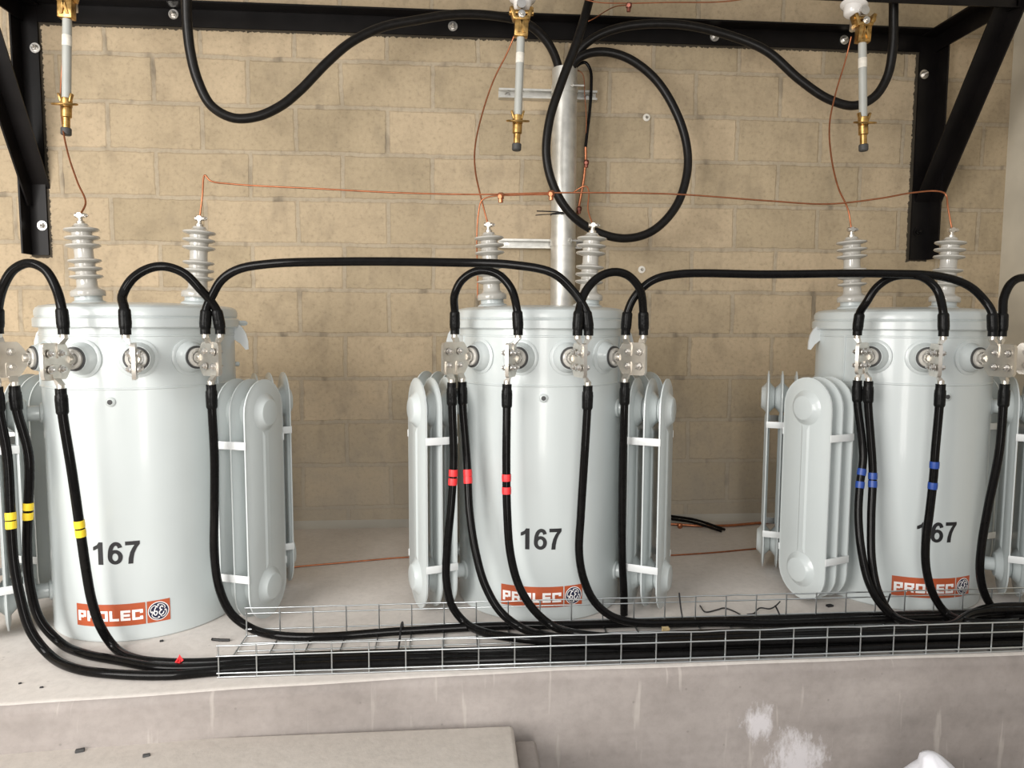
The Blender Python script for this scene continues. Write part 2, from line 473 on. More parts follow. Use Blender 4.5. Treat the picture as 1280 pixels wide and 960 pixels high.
def letter(ch, w, h, s, g):
    """square extended capitals: stem width s, bar height g"""
    m = h / 2
    if ch == 'P': return [rect(0, 0, s, h), rect(s, h - g, w, h), rect(w - s, m - g / 2, w, h - g), rect(s, m - g / 2 - g * 0.3, w - s, m - g * .3 + g / 2)]
    if ch == 'R': return [rect(0, 0, s, h), rect(s, h - g, w, h), rect(w - s, m, w, h - g), rect(s, m - g / 2 - g * .2, w - s * .4, m + g / 2 - g * .2), [(w - s * 1.5, m - g * .7), (w - s, 0), (w, 0), (w - s * .5, m - g * .7)]]
    if ch == 'O': return [rect(0, 0, s, h), rect(w - s, 0, w, h), rect(s, 0, w - s, g), rect(s, h - g, w - s, h)]
    if ch == 'L': return [rect(0, 0, s, h), rect(s, 0, w, g)]
    if ch == 'E': return [rect(0, 0, s, h), rect(s, 0, w, g), rect(s, h - g, w, h), rect(s, m - g / 2, w * .94, m + g / 2)]
    if ch == 'C': return [rect(0, 0, s, h), rect(s, 0, w, g), rect(s, h - g, w, h), rect(w - s, h - g * 1.6, w, h - g), rect(w - s, g, w, g * 1.5)]

def number_polys(h):
    one = [[(.26, 0), (.45, 0), (.45, 1), (.30, 1), (.22, .88), (.06, .79), (.06, .63), (.16, .665), (.26, .73)]]
    n = 28
    el = lambda rx, ry, i: (.31 + rx * cos(2 * pi * i / n), .325 + ry * sin(2 * pi * i / n))
    six = [[el(.285, .325, i), el(.285, .325, i + 1), el(.115, .17, i + 1), el(.115, .17, i)] for i in range(n)]
    six += ribbon(curve2([(.105, .34), (.115, .50), (.145, .68), (.215, .84), (.315, .915), (.415, .90), (.475, .83), (.505, .735)], 4), .165)
    seven = [[(.04, 1), (.58, 1), (.58, .86), (.46, .68), (.37, .46), (.325, .22), (.31, 0), (.13, 0), (.15, .25), (.21, .50), (.30, .70), (.385, .83), (.04, .83)]]
    out = []
    for dg, x0 in ((one, 0.0), (six, .62), (seven, 1.28)):
        out += [[((x + x0 - .94) * h * 1.07, (y - .5) * h) for x, y in p] for p in dg]
    return out

def fin_mesh():
    """radiator panel standing in local yz, thickness along x, centre at origin height hgt/2"""
    bm = bm_new()
    hw, z0, z1 = 0.100, 0.012, 0.768
    def stad(inset, x, n=14):
        r = hw - inset; out = []
        for i in range(n + 1):
            a = pi * i / n; out.append((x, r * cos(a), z1 - hw + r * sin(a)))
        for i in range(n + 1):
            a = pi + pi * i / n; out.append((x, r * cos(a), z0 + hw + r * sin(a)))
        return out
    for sgn in (1, -1):
        rings = [[bm.verts.new(p) for p in stad(i, sgn * x)] for i, x in ((0.0, 0.0), (0.0, 0.0022), (0.010, 0.0026), (0.015, 0.0054))]
        k = len(rings[0])
        for A, B in zip(rings, rings[1:]):
            for i in range(k):
                j = (i + 1) % k
                bm.faces.new((A[i], A[j], B[j], B[i]))
        bm.faces.new(rings[-1])
        # hubs and the long pressed ridge
        for zc in (z0 + hw + 0.002, z1 - hw - 0.002):
            lathe(bm, [(0.060, 0), (0.054, 0.004), (0.046, 0.0110), (0.040, 0.0180), (0.036, 0.0194)], (sgn * 0.0050, 0, zc), (sgn, 0, 0), 28)
        pts = [(-0.017, z0 + 0.155), (0.017, z0 + 0.155), (0.017, z1 - 0.155), (-0.017, z1 - 0.155)]
        A = [bm.verts.new((sgn * 0.0050, y, z)) for y, z in pts]
        B = [bm.verts.new((sgn * 0.0095, y * 0.55, z + (0.02 if z < 0.4 else -0.02))) for y, z in pts]
        bm.faces.new(B)
        for i in range(4):
            j = (i + 1) % 4
            bm.faces.new((A[i], A[j], B[j], B[i]))
    bmesh.ops.remove_doubles(bm, verts=bm.verts[:], dist=0.00005)
    return bm

ZB = 0.832          # height of the low voltage terminals
LVA = (-45, -15, 15, 45)
def lv_frame(k):
    a = radians(LVA[k])
    return V((sin(a), -cos(a), 0)), V((cos(a), sin(a), 0))

def build_transformer():
    root = thing('transformer', '', 'transformer')
    bm = bm_new()
    lathe(bm, [(R0 - .02, 0.0), (R0 - 0.004, 0.0), (R0, 0.004), (R0, 0.747), (R0 + 0.0022, 0.749), (R0 + 0.0022, 0.752), (R0, 0.754),
               (R0, 0.900), (R0 + 0.0018, 0.902), (R0 + 0.0018, 0.905), (R0, 0.907), (R0, 0.93)], seg=96)
    obj('tank', bm, PAINT, root)
    bm = bm_new()
    lathe(bm, [(R0 - 0.005, 0.926), (0.291, 0.926), (0.2945, 0.929), (0.2945, 0.952), (0.290, 0.956), (0.287, 0.958), (0.2895, 0.962), (0.2895, 0.976),
               (0.285, 0.985), (0.276, 0.991), (0.255, 0.995), (0.20, 1.000), (0.10, 1.004), (0.0, 1.005)], seg=96)
    lid = obj('lid', bm, PAINT, root, angle=28)
    bm = bm_new(); hexbolt(bm, (0.287 * sin(1.9), -0.287 * cos(1.9), 0.94), (sin(1.9), -cos(1.9), 0), 0.010, 0.03, False)
    obj('clamp_bolt', bm, PAINT, lid)
    # welded panel edges beside the terminals
    for a in (-66, 66):
        bm = bm_new()
        a = radians(a)
        box(bm, ((R0 + .001) * sin(a), -(R0 + .001) * cos(a), 0.825), (0.006, 0.005, 0.155), Matrix.Rotation(a, 3, 'Z'), 0.001)
        obj('weld_strip', bm, PAINT, root)
    # lifting lugs
    for s in (-1, 1):
        a = radians(97 * s)
        r, t = V((sin(a), -cos(a), 0)), V((cos(a), sin(a), 0))
        bm = bm_new()
        poly = [(-0.004, 0.045), (0.016, 0.048), (0.030, 0.038), (0.043, 0.018), (0.050, -0.008), (0.051, -0.034), (0.040, -0.036), (0.022, -0.016), (-0.004, 0.0)]
        prism(bm, poly, r * R0 + V((0, 0, 0.888)), (r - t * s * 0.5).normalized(), (0, 0, 1), t, 0.012)
        bevel_all(bm, 0.002)
        obj('lifting_lug', bm, BARS, root)
    a = radians(112)
    bm = bm_new(); lathe(bm, [(0.008, 0), (0.008, 0.018), (0.006, 0.02)], (R0 * sin(a) - .003, -R0 * cos(a), 0.80), (sin(a), -cos(a), 0), 12)
    obj('ground_boss', bm, PAINT, root)
    # small plug under the terminals
    bm = bm_new(); lathe(bm, [(0.014, -0.002), (0.0135, 0.003), (0.010, 0.006), (0.0075, 0.007)], (0, -R0, 0.714), (0, -1, 0), 24)
    pg = obj('sampling_plug', bm, PAINT, root)
    bm = bm_new(); lathe(bm, [(0.0072, 0.0065), (0.0072, 0.0078), (0.004, 0.0082)], (0, -R0, 0.714), (0, -1, 0), 16)
    obj('plug_hole', bm, GASK, pg)
    # low voltage bushings with four hole terminal plates
    for k in range(4):
        r, t = lv_frame(k)
        o = V((0, 0, ZB + 0.007)) + r * (R0 - 0.006)
        bm = bm_new()
        lathe(bm, [(0.056, 0), (0.056, 0.007), (0.051, 0.010), (0.047, 0.0105), (0.046, 0.018), (0.040, 0.028), (0.0375, 0.034), (0.0365, 0.041), (0.030, 0.041)], o, r, 40)
        pb = obj('low_voltage_bushing', bm, PAINT, root)
        bm = bm_new(); lathe(bm, [(0.0345, 0.038), (0.0345, 0.0445), (0.028, 0.0445)], o, r, 32)
        obj('gasket', bm, GASK, pb)
        bm = bm_new(); lathe(bm, [(0.0285, 0.043), (0.0285, 0.051), (0.026, 0.053), (0.020, 0.053), (0.019, 0.047), (0.016, 0.047), (0.016, 0.058)], o, r, 28)
        obj('clamp_ring', bm, PORC, pb)
        bm = bm_new()
        zc = V((0, 0, ZB + 0.004))
        lathe(bm, [(0.0135, 0.05), (0.0135, 0.066), (0.011, 0.070)], o, r, 20)
        poly = [(0.330, -0.016), (0.350, -0.046), (0.356, -0.050), (0.422, -0.050), (0.432, -0.047), (0.436, -0.038), (0.436, 0.038), (0.432, 0.047), (0.422, 0.050), (0.356, 0.050), (0.350, 0.046), (0.330, 0.016)]
        t2 = bmesh.new(); prism(t2, poly, zc, r, (0, 0, 1), t, 0.010); bevel_all(t2, 0.0015)
        me = bpy.data.meshes.new('tmp'); t2.to_mesh(me); t2.free(); bm.from_mesh(me); bpy.data.meshes.remove(me)
        obj('terminal_plate', bm, TIN, pb)
        for u in (0.371, 0.413):
            for v in (-0.0215, 0.0215):
                bm = bm_new()
                p = r * u + zc + V((0, 0, v))
                hexbolt(bm, p + t * 0.008, t, 0.0085, 0.007)
                hexbolt(bm, p - t * 0.008, -t, 0.0085, 0.007)
                obj('bolt', bm, BOLT, pb)
    # high voltage bushings on the lid
    for s in (-1, 1):
        o = V((0.165 * s, 0.03, 1.002)); ax = V((0.055 * s, 0, 1)).normalized()
        bm = bm_new()
        lathe(bm, [(0.056, -0.012), (0.050, 0.004), (0.040, 0.010), (0.040, 0.024)], o, ax, 32)
        hb = obj('high_voltage_bushing', bm, PAINT, root)
        prof = [(0.040, 0.022), (0.049, 0.022), (0.051, 0.025), (0.051, 0.037), (0.048, 0.042), (0.036, 0.047), (0.0305, 0.054), (0.0295, 0.074)]
        def shed(z, R):
            return [(0.030, z - 0.006), (R - 0.006, z - 0.002), (R, z + 0.002), (R - 0.002, z + 0.0065), (R - 0.012, z + 0.009), (0.029, z + 0.012)]
        for z in (0.082, 0.107, 0.132): prof += shed(z, 0.0495)
        prof += [(0.0275, 0.150), (0.0275, 0.172)]
        for z in (0.180, 0.205, 0.230): prof += shed(z, 0.0515)
        prof += [(0.022, 0.246), (0.019, 0.252)]
        bm = bm_new(); lathe(bm, prof, o, ax, 36)
        obj('porcelain', bm, PORC, hb, angle=50)
        bm = bm_new()
        lathe(bm, [(0.0125, 0.251), (0.0125, 0.260), (0.0075, 0.262), (0.0065, 0.272)], o, ax, 20)
        obj('stud', bm, TIN, hb)
        bm = bm_new()
        p = o + ax * 0.279
        cyl(bm, p + V((-0.014, 0, 0)), p + V((0.014, 0, 0)), 0.0075, 14)
        lathe(bm, [(0.0085, -0.009), (0.009, 0.0), (0.0085, 0.009)], p, (0, -1, 0), 14)
        hexbolt(bm, p + V((0.013, 0, 0)), (1, 0, 0), 0.007, 0.005, False)
        obj('wire_clamp', bm, TIN, hb)
    # radiators: three pressed panels on two header pipes
    for adeg in (-110, -66, 66, 110):
        a = radians(adeg)
        r, t = V((sin(a), -cos(a), 0)), V((cos(a), sin(a), 0))
        rad = bpy.data.objects.new('radiator', None); COL.objects.link(rad); rad.parent = root
        for z in (0.114, 0.666):
            bm = bm_new()
            lathe(bm, [(0.032, -.003), (0.031, 0.005), (0.0235, 0.008), (0.023, 0.058), (0.0228, 0.0585)], r * R0 + V((0, 0, z)), r, 24)
            obj('header_pipe', bm, PAINT, rad)
        for d in (0.342, 0.391, 0.440):
            f = obj('radiator_panel', fin_mesh(), PAINT, rad, angle=30)
            f.location = r * d
            f.rotation_euler = (0, 0, a - pi / 2)
        for s in (-1, 1):
            for z in (0.165, 0.575):
                bm = bm_new()
                box(bm, (0, 0, 0), (0.004, 0.106, 0.024), None, 0.001)
                sb = obj('spacer_bar', bm, BARS, rad)
                sb.location = r * 0.391 + t * (0.1008 * s) + V((0, 0, z)); sb.rotation_euler = (0, 0, a)
    # rating number
    bm = bm_new(); wrap_add(bm, number_polys(0.067), 0.270, R0 + 0.0006, ang0=-0.02)
    thicken(obj('number_marking', bm, INK, root, smooth=False), 0.0006)
    # maker's sticker
    W, H = 0.268, 0.066
    bm = bm_new()
    wrap_add(bm, [rect(-W / 2, -H / 2, W / 2 - 0.066, H / 2), rect(W / 2 - 0.062, -H / 2, W / 2, H / 2)], 0.083, R0 + 0.0005)
    st = thicken(obj('maker_sticker', bm, PLATE, root, smooth=False), 0.0005)
    bm = bm_new(); polys = []
    lw, lh, gap = 0.0290, 0.031, 0.0045
    x = -W / 2 + 0.006
    for ch in 'PROLEC':
        wch = lw * (0.92 if ch in 'LPE' else 1.0)
        polys += [[(px + x, py - lh / 2 - 0.002) for px, py in pl] for pl in letter(ch, wch, lh, 0.0082, 0.0072)]
        x += wch + gap
    wrap_add(bm, polys, 0.083, R0 + 0.0011); thicken(obj('lettering', bm, WINK, st, smooth=False), 0.0004)
    ec = W / 2 - 0.031
    bm = bm_new(); wrap_add(bm, [disc(ec, 0, 0.0285)], 0.083, R0 + 0.0011, step=0.006); thicken(obj('emblem_rim', bm, WINK, st, smooth=False), 0.0003)
    bm = bm_new(); wrap_add(bm, [disc(ec, 0, 0.0262)], 0.083, R0 + 0.0016, step=0.006); thicken(obj('emblem_disc', bm, NAVY, st, smooth=False), 0.0003)
    bm = bm_new(); polys = []
    for q in range(4):                                   # four curls running round the rim
        a0 = q * pi / 2 + 0.35
        c = [(ec + rr * cos(a0 + aa), rr * sin(a0 + aa)) for aa, rr in ((0.0, 0.0165), (0.15, 0.0205), (0.5, 0.0222), (0.9, 0.0222), (1.2, 0.0212), (1.36, 0.0185), (1.22, 0.0170), (1.1, 0.0182))]
        polys += ribbon(curve2(c, 4), 0.0020)
    G = [(-0.0015, 0.0105), (-0.0045, 0.0125), (-0.0075, 0.0085), (-0.0100, 0.0010), (-0.0105, -0.0060), (-0.0075, -0.0100), (-0.0040, -0.0070), (-0.0035, -0.0010), (-0.0075, 0.0005), (-0.0125, -0.0015), (-0.0140, -0.0050)]
    Ee = [(0.0110, 0.0085), (0.0085, 0.0120), (0.0045, 0.0095), (0.0040, 0.0045), (0.0080, 0.0020), (0.0035, -0.0005), (0.0020, -0.0065), (0.0055, -0.0105), (0.0105, -0.0085), (0.0130, -0.0030)]
    for c in (G, Ee): polys += ribbon(curve2([(x * 1.12 + ec, y * 1.15) for x, y in c], 5), 0.0030)
    wrap_add(bm, polys, 0.083, R0 + 0.0021, step=0.008); thicken(obj('emblem_script', bm, WINK, st, smooth=False), 0.0003)
    return root

def copy_tree(o, parent=None):
    kids = [c for c in list(bpy.data.objects) if c.parent == o]
    c = o.copy(); COL.objects.link(c)
    if parent: c.parent = parent
    for k in kids: copy_tree(k, c)
    return c

TP = [((0.583, -0.900), 5.0, 'grey cylindrical transformer with yellow-taped cables, leftmost of the three'),
      ((1.883, -0.845), -4.2, 'grey cylindrical transformer with red-taped cables, standing in front of the galvanised pipe'),
      ((3.178, -0.855), -3.8, 'grey cylindrical transformer with blue-taped cables, nearest the right wall')]
proto = build_transformer()
TR = [proto, copy_tree(proto), copy_tree(proto)]
for o, (p, rz, lab) in zip(TR, TP):
    o.location = (p[0], p[1], 0); o.rotation_euler = (0, 0, radians(rz))
    o['label'] = lab; o['group'] = 'pole-type transformers on the concrete plinth'

def tw(t, p):
    (x, y), rz, _ = TP[t]
    return Matrix.Rotation(radians(rz), 3, 'Z') @ V(p) + V((x, y, 0))

def hv_top(t, s):
    o = V((0.165 * s, 0.03, 1.002)); ax = V((0.055 * s, 0, 1)).normalized()
    return tw(t, o + ax * 0.279)

# ------------------------------------------------------------------ low voltage cables
RC = 0.0125
def term(t, k, hole, up, side):
    """lug seat, outward side and pull direction at a terminal hole (world)"""
    r, tt = lv_frame(k)
    rz = Matrix.Rotation(radians(TP[t][1]), 3, 'Z')
    u = (0.371, 0.413)[hole] if hole in (0, 1) else 0.392
    z = ZB + 0.004 + (0.0215 if up else -0.0215)
    p = tw(t, r * u + V((0, 0, z)) + tt * side * 0.0068)
    return p, rz @ (tt * side), rz @ r, V((0, 0, 1 if up else -1))

def lug_geo(T):
    p, n, r, d = T
    b = bm_new()
    poly = [(-0.013, -0.013), (0.013, -0.013), (0.015, -0.006), (0.015, 0.020), (0.012, 0.026), (-0.012, 0.026), (-0.015, 0.020), (-0.015, -0.006)]
    prism(b, poly, p, r, d, n, 0.0036)
    # twisted neck into the crimp barrel
    A = p + d * 0.024; B = p + d * 0.042 + n * 0.010
    w = n.cross(d).normalized()
    q0 = [A + r * 0.012 - n * 0.0018, A + r * 0.012 + n * 0.0018, A - r * 0.012 + n * 0.0018, A - r * 0.012 - n * 0.0018]
    q1 = [B + r * 0.009 - n * 0.008, B + r * 0.009 + n * 0.008, B - r * 0.009 + n * 0.008, B - r * 0.009 - n * 0.008]
    va = [b.verts.new(x) for x in q0]; vb = [b.verts.new(x) for x in q1]
    b.faces.new(va[::-1]); b.faces.new(vb)
    for i in range(4): b.faces.new((va[i], va[(i + 1) % 4], vb[(i + 1) % 4], vb[i]))
    cyl(b, B - d * 0.002, B + d * 0.025, 0.0098, 16)
    return b, B + d * 0.009

def make_cable(label, ends, path, tapes=(), tapem=None, group=None, r=RC, name='power_cable'):
    """ends: terminal tuples or None for each end; path: world points between"""
    root = thing(name, label, 'cable', tuple(path[len(path) // 2]), 0, group)
    off = -V(root.location)
    P = list(path); lugs = []
    heads, tails = [], []
    for e, which in ((ends[0], 0), (ends[1], 1)):
        if e is None: continue
        b, q = lug_geo(e); d = e[3]
        bmesh.ops.translate(b, verts=b.verts[:], vec=off)
        lugs.append(obj('lug', b, TIN, root, angle=40))
        tip = q + d * 0.062
        while len(P) > 2 and ((P[0] if which == 0 else P[-1]) - tip).dot(d) < 0.022:
            P.pop(0 if which == 0 else -1)
        nxt = P[0] if which == 0 else P[-1]
        lean = (V(nxt) - q).normalized()
        dd = (d * 0.5 + lean * 0.5).normalized()
        s = [q, q + d * 0.012, q + d * 0.025 + dd * 0.015, q + d * 0.030 + dd * 0.040]
        b = bm_new()
        sp = smooth_path([x + off for x in s], 6)
        n = len(sp)
        tube(b, sp, lambda i, n=n: 0.0142 if i < n * 0.4 else (0.0175 - 0.0018 * (i / n) if i > n * 0.5 else 0.0160) if i < n - 1 else 0.0138, 14)
        obj('heat_shrink_sleeve', b, SLEEVE, root, angle=60)
        inner = [q + d * 0.02, s[3]]
        if which == 0: P = inner + P
        else: P = P + inner[::-1]
    S = smooth_path(P, 8)
    b = bm_new(); tube(b, [x + off for x in S], r, 12)
    obj('jacket', b, RUBBER, root, angle=80)
    for ty in tapes:
        best = min(range(3, len(S) - 3), key=lambda i: abs(pr(S[i])[1] - ty) + (1e3 if pr(S[i])[1] > 720 else 0))
        # refine between samples
        a, c = S[best - 1], S[best + 1]
        f = (ty - pr(a)[1]) / ((pr(c)[1] - pr(a)[1]) or 1)
        m = a.lerp(c, min(max(f, 0), 1)); d = (c - a).normalized()
        b = bm_new()
        lathe(b, [(r - .001, -0.0108), (r + 0.0012, -0.0105), (r + 0.0016, 0), (r + 0.0012, 0.0105), (r - .001, 0.0108)], m + off, d, 20)
        obj('tape_band', b, tapem, root)
    return root

def jumper(label, A, B, px, group='arched jumper cables between terminals'):
    Ya, Yb = A[0].y, B[0].y
    n = len(px)
    path = [at(x, y, Y=Ya + (Yb - Ya) * (i + 1) / (n + 1)) for i, (x, y) in enumerate(px)]
    return make_cable(label, (A, B), path, group=group)

LX = 3.95
def drop(label, A, px, floor_px, lane, tapes=(), tm=None, end=None, group='black cables dropping from terminals to the tray'):
    """px hang in the air (depth eased towards the tray), floor_px = (x, y, height) lie low"""
    Ya = A[0].y
    ly, lz = lane if lane else (Ya, 0)
    y0, y1 = 500, (floor_px[0][1] if floor_px else px[-1][1])
    Yf = at(floor_px[0][0], floor_px[0][1], Z=floor_px[0][2]).y if floor_px else ly
    path = []
    for x, y in px:
        if y < 535: continue
        s = max(0.0, min(1.0, (y - y0) / (y1 - y0)))
        path.append(at(x, y, Y=Ya + (Yf - Ya) * s ** 1.6))
    for x, y, z in floor_px: path.append(at(x, y, Z=z))
    if lane:
        xs = path[-1].x + 0.16
        j = random.uniform
        while xs < LX:
            path.append(V((xs, ly + j(-.003, .003) + tray_dy(xs), lz + j(-.0015, .0015)))); xs += 0.3
    elif end: path += end
    return make_cable(label, (A, None), path, tapes, tm, group)

TRAY_F = -1.417
TRAY_R = -1.165
def tray_dy(x): return 0.0

T1, T2, T3 = 0, 1, 2
# arched jumpers
jumper('short black jumper arching at the far left edge, beside the leftmost transformer',
       term(T1, 0, 2, 1, -1), term(T1, 1, 0, 1, 1), [(1, 385), (4, 358), (17, 337), (36, 329), (56, 337), (70, 360), (77, 385)])
jumper('black jumper arching in front of the lid of the leftmost transformer',
       term(T1, 2, 1, 1, -1), term(T1, 3, 1, 1, 1), [(151, 390), (153, 370), (165, 349), (185, 336), (205, 333), (229, 341), (249, 360), (262, 383)])
jumper('long black jumper from the leftmost to the middle transformer, crossing before the block wall',
       term(T1, 3, 2, 1, -1), term(T2, 2, 1, 1, 1), [(261, 385), (266, 368), (277, 350), (297, 337), (335, 330), (430, 327), (560, 328), (640, 331), (690, 341), (713, 360), (723, 385)])
jumper('short black jumper arching over the left of the middle lid',
       term(T2, 0, 0, 1, -1), term(T2, 1, 0, 1, 1), [(567, 390), (568, 370), (576, 352), (590, 341), (605, 338), (624, 344), (639, 361), (648, 384)])
jumper('short black jumper arching over the right of the middle lid',
       term(T2, 2, 1, 1, -1), term(T2, 3, 1, 1, 1), [(724, 388), (732, 364), (749, 346), (769, 340), (786, 345), (800, 362), (807, 386)])
jumper('long black jumper from the middle to the right transformer, crossing before the block wall',
       term(T2, 3, 0, 1, -1), term(T3, 2, 0, 1, -1), [(784, 392), (794, 370), (815, 351), (845, 343), (960, 343), (1100, 342), (1178, 346), (1212, 358), (1231, 376), (1240, 397)])
jumper('black jumper arching over the lid of the right transformer',
       term(T3, 0, 2, 1, -1), term(T3, 1, 2, 1, 1), [(1078, 395), (1083, 378), (1096, 359), (1114, 347), (1134, 344), (1154, 347), (1171, 362), (1181, 386)])
jumper('black jumper arching out of sight at the right edge',
       term(T3, 2, 0, 1, 1), term(T3, 3, 2, 1, 1), [(1253, 390), (1255, 372), (1264, 354), (1278, 347), (1296, 352), (1310, 372), (1316, 395)])

zl, zu = 0.0185, 0.0425
# yellow phase
drop('yellow-banded black cable at the far left, hanging lowest and outermost', term(T1, 0, 1, 0, 1),
     [(6, 520), (9, 570), (13, 640), (17, 700), (25, 745), (38, 788)], [(60, 817, .016), (95, 836, .0135), (150, 843, .0135), (215, 844, .0135), (262, 840, .0135)], (-1.400, zl), (645, 656), YEL)
drop('yellow-banded black cable second from the left, between the outermost cable and the tank', term(T1, 0, 0, 0, 1),
     [(33, 525), (36, 570), (35, 640), (34, 690), (38, 735), (50, 775)], [(75, 803, .016), (105, 817, .0135), (145, 825, .0135), (205, 835, .0135), (262, 834, .0135)], (-1.372, zl), (633, 645), YEL)
drop('yellow-banded black cable hanging across the number 167 side of the leftmost tank', term(T1, 1, 2, 0, 1),
     [(80, 530), (90, 590), (100, 660), (108, 715), (115, 752), (126, 784)], [(142, 808, .016), (168, 823, .0135), (205, 828, .0135), (262, 828, .0135)], (-1.344, zl), (655, 666), YEL)
drop('black cable without tape beside the right radiators of the leftmost tank', term(T1, 3, 1, 0, -1),
     [(266, 510), (268, 570), (268, 640), (268, 695), (275, 738), (290, 768)], [(313, 785, .02), (345, 794, .0185), (400, 796, .0185), (500, 789, .0185), (640, 782, .0185)], (-1.190, zl))
# red phase
drop('red-banded black cable leftmost in front of the middle transformer', term(T2, 0, 1, 0, 1),
     [(567, 520), (567, 575), (564, 630), (559, 685), (558, 725), (565, 757)], [(580, 777, .03), (604, 790, .03), (650, 798, .0425), (720, 803, .0425)], (-1.386, zu), (591, 602), RED)
drop('red-banded black cable second from left in front of the middle tank', term(T2, 0, 0, 0, 1),
     [(581, 520), (584, 580), (587, 640), (595, 692), (607, 733), (626, 765)], [(652, 785, .035), (690, 796, .0425), (740, 800, .0425)], (-1.358, zu), (591, 600), RED)
drop('red-banded black cable hanging over the sticker of the middle transformer', term(T2, 1, 0, 0, -1),
     [(631, 520), (633, 580), (634, 640), (638, 692), (649, 733), (667, 762)], [(690, 782, .04), (720, 792, .045), (780, 797, .045)], (-1.330, zu), (597, 613), RED)
drop('black cable without tape hanging to the right of the 167 on the middle tank', term(T2, 2, 1, 0, 1),
     [(730, 510), (730, 580), (726, 645), (724, 692), (730, 725), (743, 752), (764, 770)], [(793, 778, .03), (840, 779, .0225), (900, 778, .0185)], (-1.218, zl))
drop('black cable without tape hanging beside the right radiators of the middle tank', term(T2, 3, 0, 0, -1),
     [(779, 520), (778, 600), (778, 700), (780, 745)], [(780, 768, .004)], None, end=[])
# blue phase
drop('blue-banded black cable outermost left in front of the right transformer', term(T3, 0, 0, 0, -1),
     [(1083, 520), (1079, 570), (1075, 605), (1073, 645), (1077, 690), (1086, 728), (1100, 754)], [(1120, 772, .03), (1150, 782, .02), (1190, 783, .0185)], (-1.204, zu), (590, 606), BLU)
drop('blue-banded black cable second from left in front of the right transformer', term(T3, 0, 0, 0, 1),
     [(1093, 520), (1091, 590), (1089, 650), (1090, 702), (1098, 740)], [(1114, 767, .04), (1140, 780, .0425), (1185, 782, .0425)], (-1.232, zu), (595, 605), BLU)
drop('blue-banded black cable hanging over the number and sticker of the right transformer', term(T3, 1, 2, 0, 1),
     [(1172, 525), (1169, 565), (1167, 595), (1162, 640), (1157, 680), (1158, 712), (1167, 744)], [(1184, 767, .035), (1210, 777, .0425), (1250, 779, .0425)], (-1.246, zl), (581, 607), BLU)
drop('black cable without tape hanging at the right edge of the right transformer', term(T3, 2, 2, 0, 1),
     [(1257, 515), (1249, 565), (1235, 635), (1227, 682), (1225, 715), (1231, 743)], [(1243, 761, .03), (1262, 771, .0225), (1295, 773, .0425)], (-1.176, zu))

# ------------------------------------------------------------------ wire mesh cable tray
root = thing('cable_tray', 'shiny zinc wire mesh cable tray along the plinth edge', 'cable tray', (0.965, TRAY_F, 0))
off = -V(root.location)
x0, x1 = 0.965, 4.0
WR = 0.0022
def wires(name, segs):
    b = bm_new()
    for s in segs: tube(b, [V(p) + off for p in s], WR, 6)
    return obj(name, b, MESHW, root, angle=80)
nst = int((x1 - x0) / 0.0985) + 1
xsv = [x0 + 0.0985 * i for i in range(nst)]
def lng(y, z, wig=0.0):
    return [V((x0 - 0.004 + (x1 - x0) * i / 60, y + random.uniform(-wig, wig), z + random.uniform(-wig, wig))) for i in range(61)]
wires('side_mesh', [lng(TRAY_F, 0.0035), lng(TRAY_F - .004, 0.016), lng(TRAY_F - .004, 0.063), lng(TRAY_F, 0.090, 0.0012)] + [[(x, TRAY_F, 0.001), (x, TRAY_F, 0.091)] for x in xsv])
wires('side_mesh', [lng(TRAY_R + .004, 0.022), lng(TRAY_R + .004, 0.071), lng(TRAY_R, 0.090, 0.0012)] + [[(x, TRAY_R, 0.002), (x, TRAY_R, 0.091)] for x in xsv])
wires('base_mesh', [lng(y, 0.0025) for y in (TRAY_R, -1.215, -1.265, -1.315, -1.366)] + [[(x, TRAY_F, 0.0045), (x, TRAY_R, 0.0045)] for x in xsv])

# ------------------------------------------------------------------ black steel bracket frame
root = thing('steel_frame', 'black painted angle steel bracket frame bolted high on the block wall', 'steel frame', (1.78, 0, 2.25))
off = -V(root.location)
def bar(name, *a, **k):
    b = bm_new(); angle_bar(b, V(a[0]) + off, V(a[1]) + off, a[2], a[3], **k)
    bevel_all(b, 0.0012, 1)
    return obj(name, b, BLACK, root)
XL, XR = -0.249, 3.838
bar('wall_beam', (XL, -0.001, 2.290), (XR, -0.001, 2.290), (0, 0, -1), (0, -1, 0), w=0.08)
bar('front_beam', (XL - .05, -0.50, 2.283), (XR + .05, -0.50, 2.283), (0, 0, -1), (0, 1, 0), w=0.08)
bar('post', (XL, -0.002, 1.232), (XL, -0.002, 2.283), (1, 0, 0), (0, -1, 0))
bar('post', (XR, -0.002, 1.252), (XR, -0.002, 2.283), (-1, 0, 0), (0, -1, 0), w=0.088)
bar('arm', (XL + .012, -0.008, 2.283), (XL + .012, -0.50, 2.283), (0, 0, -1), (1, 0, 0))
bar('arm', (XR - .012, -0.008, 2.283), (XR - .012, -0.50, 2.283), (0, 0, -1), (-1, 0, 0))
def brace(x, s, yt):
    p0, p1 = V((x, -0.005, 1.455)), V((x, yt, 2.255))
    d = (p1 - p0).normalized(); up = V((1, 0, 0)).cross(d).normalized()
    bar('brace', p0 - up * .04, p1 - up * .04, up, (s, 0, 0), w=0.078)
brace(XL + .012, 1, -0.43); brace(XR + .004, -1, -0.515)
def frame_bolt(px, py, Y=-0.009, dark=False):
    b = bm_new(); p = at(px, py, Y=Y)
    lathe(b, [(0.021, 0), (0.021, 0.003)], p + off, (0, -1, 0), 24)
    lathe(b, [(0.0125, 0.003), (0.0125, 0.011), (0.010, 0.013)], p + off, (0, -1, 0), 6)
    lathe(b, [(0.0065, 0.012), (0.0065, 0.024), (0.005, 0.026)], p + off, (0, -1, 0), 12)
    obj('anchor_bolt', b, BLACK if dark else BOLT, root)
